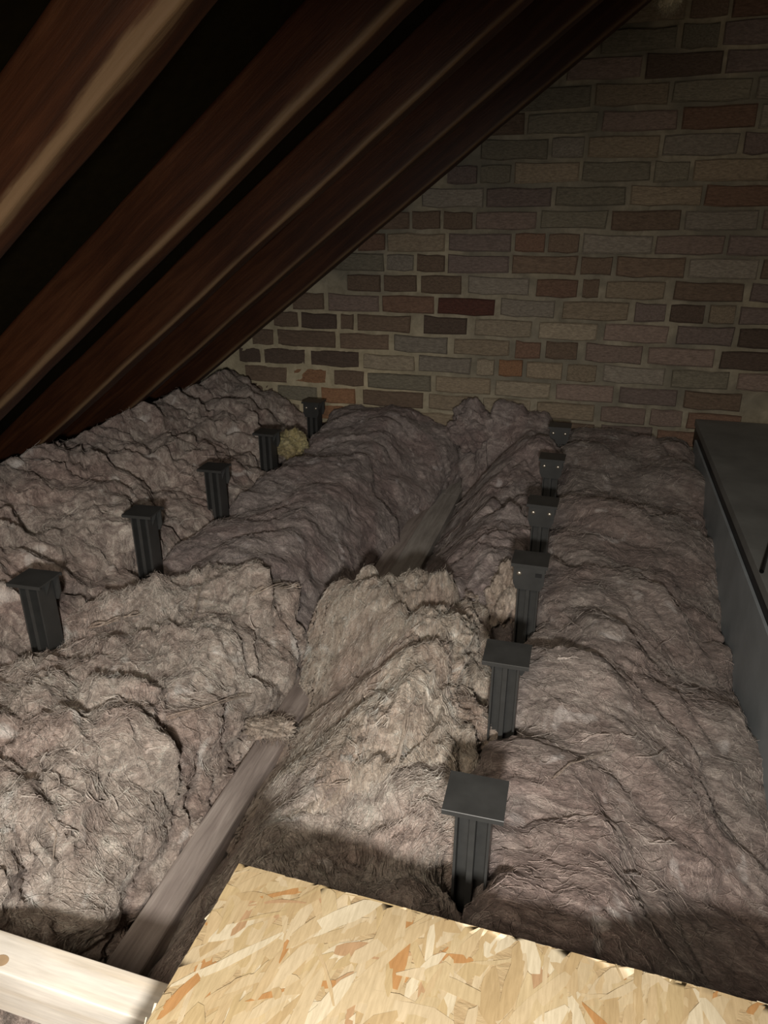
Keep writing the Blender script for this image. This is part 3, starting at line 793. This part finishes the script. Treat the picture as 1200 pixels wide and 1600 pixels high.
ZB = ZT + 0.082 + 0.018
ca = at_z(380, 1351, ZB); cb = at_z(220, 1600, ZB)
OX0 = (ca[0] + cb[0]) / 2; OY1 = ca[1]
osb = empty('strand_board', (OX0, OY1, ZB + ZO)); tag(osb, 'golden oriented strand board sheet filling the bottom foreground', 'board')
ee = at_z(1200, 1570, ZB)
osb.rotation_euler = (0, 0, math.atan2(ee[1] - ca[1], ee[0] - ca[0]))
def osb_mats():
    m, nt, p = new_mat('osb_core')
    n = noise(nt, coords(nt, (1, 3, 1)), 60, 5, 0.6, 0.6)
    nt.links.new(ramp(nt, n, [(0.3, (0.30, 0.21, 0.11)), (0.7, (0.42, 0.32, 0.18))]), p.inputs['Base Color']); p.inputs['Roughness'].default_value = 0.6
    nt.links.new(bump(nt, n, .5, .002), p.inputs['Normal'])
    m2, nt, p = new_mat('osb_strands')
    a = nt.nodes.new('ShaderNodeVertexColor'); a.layer_name = 'tint'
    n = noise(nt, coords(nt, (9, 1.2, 1)), 38, 5, 0.65, 0.4); n2 = noise(nt, coords(nt), 14, 3, 0.5)
    c = mixc(nt, 0.6, a.outputs[0], ramp(nt, n, [(0.3, (0.72, 0.68, 0.6)), (0.7, (1.15, 1.14, 1.12))]), 'MULTIPLY')
    c = mixc(nt, 0.4, c, ramp(nt, n2, [(0.3, (0.8, 0.76, 0.68)), (0.7, (1.1, 1.1, 1.1))]), 'MULTIPLY')
    nt.links.new(c, p.inputs['Base Color']); p.inputs['Roughness'].default_value = 0.5
    nt.links.new(bump(nt, n, .25, .001), p.inputs['Normal'])
    return m, m2
osb_core, osb_str = osb_mats()
BW, BL = 1.0, 0.75
bm = bmesh.new(); bm_box(bm, (0, -BL, -0.018), (BW, 0, -0.0008), 0.0)
link('board_core', bm_mesh('board_core', bm), osb_core, osb)
def flakes(cnt, rs):
    Vs, Fs, Cs = [], [], []
    cols = [(0.43, 0.33, 0.195), (0.44, 0.35, 0.21), (0.46, 0.37, 0.235), (0.41, 0.315, 0.175), (0.43, 0.335, 0.20), (0.47, 0.385, 0.255), (0.39, 0.29, 0.16)]
    for k in range(cnt):
        L = rs.uniform(.035, .11); Wd = rs.uniform(.004, .018)
        if rs.random() < .3: L *= .5; Wd *= .5
        cx, cy = rs.uniform(-.01, BW), rs.uniform(-BL, .01)
        an = math.radians(rs.gauss(66, 30))
        u = (math.cos(an), math.sin(an)); v = (-u[1], u[0])
        z = rs.uniform(-.0006, .0003)
        n = 5; top, bot_ = [], []
        bend = rs.uniform(-.004, .004)
        for i in range(n + 1):
            t = i / n - .5
            e = 1 - .75 * abs(2 * t) ** 5
            oy = bend * (4 * t * t - .5)
            top.append((t * L + rs.uniform(-.002, .002), Wd / 2 * e + oy + rs.uniform(-.0012, .0012)))
            bot_.append((t * L + rs.uniform(-.002, .002), -Wd / 2 * e + oy + rs.uniform(-.0012, .0012)))
        b = len(Vs)
        r = rs.random()
        c = rs.choice(cols)
        if r < .055: c = (0.37, 0.20, 0.08)
        elif r < .09: c = (0.37, 0.24, 0.135)
        elif r < .17: c = (0.52, 0.455, 0.33)
        for (p_, q_) in top + bot_:
            x = min(max(cx + p_ * u[0] + q_ * v[0], 0.0), BW); y = min(max(cy + p_ * u[1] + q_ * v[1], -BL), 0.0)
            Vs.append((x, y, z + .0004 * math.sin(p_ * 60 + k))); Cs.append((*c, 1))
        m_ = n + 1
        for i in range(n): Fs.append((b + i, b + m_ + i, b + m_ + i + 1, b + i + 1))
    return np.array(Vs), np.array(Fs), np.array(Cs)
V, Qf, Cc = flakes(4200, random.Random(4))
f = link('surface_strands', np_mesh('surface_strands', V, Qf, False, Cc), osb_str, osb); f['kind'] = 'stuff'
# rough sawn edge: short splinters along the left and far edges
rs = random.Random(9); bm = bmesh.new()
for k in range(420):
    if k % 3: x, y = rs.uniform(-.0012, .001), rs.uniform(-BL, 0); s = (rs.uniform(.0008, .002), rs.uniform(.004, .016), rs.uniform(.001, .0025))
    else: x, y = rs.uniform(0, BW), rs.uniform(-.001, .0008); s = (rs.uniform(.004, .016), rs.uniform(.0008, .0016), rs.uniform(.001, .0025))
    z = rs.uniform(-.017, -.0015)
    bmesh.ops.create_cube(bm, size=1, matrix=Matrix.Translation((x, y, z)) @ Matrix.Rotation(rs.uniform(-.3, .3), 4, 'Z') @ Matrix.Rotation(rs.uniform(-.3, .3), 4, 'X') @ Matrix.Diagonal((*s, 1)))
f = link('edge_splinters', bm_mesh('edge_splinters', bm), plain_mat('osb_edge', (0.78, 0.68, 0.48), 0.7, scale=200), osb); f['kind'] = 'stuff'
# battens carrying the board, seen only from the side
bb = box_obj('pine_batten', (OX0 + 0.10, -0.25, ZT + ZO), (OX0 + 0.138, OY1 - 0.03, ZT + ZO + 0.0818), pine_mat, None, 0.002)
tag(bb, 'pale pine batten on edge directly beneath the strand board', 'timber')
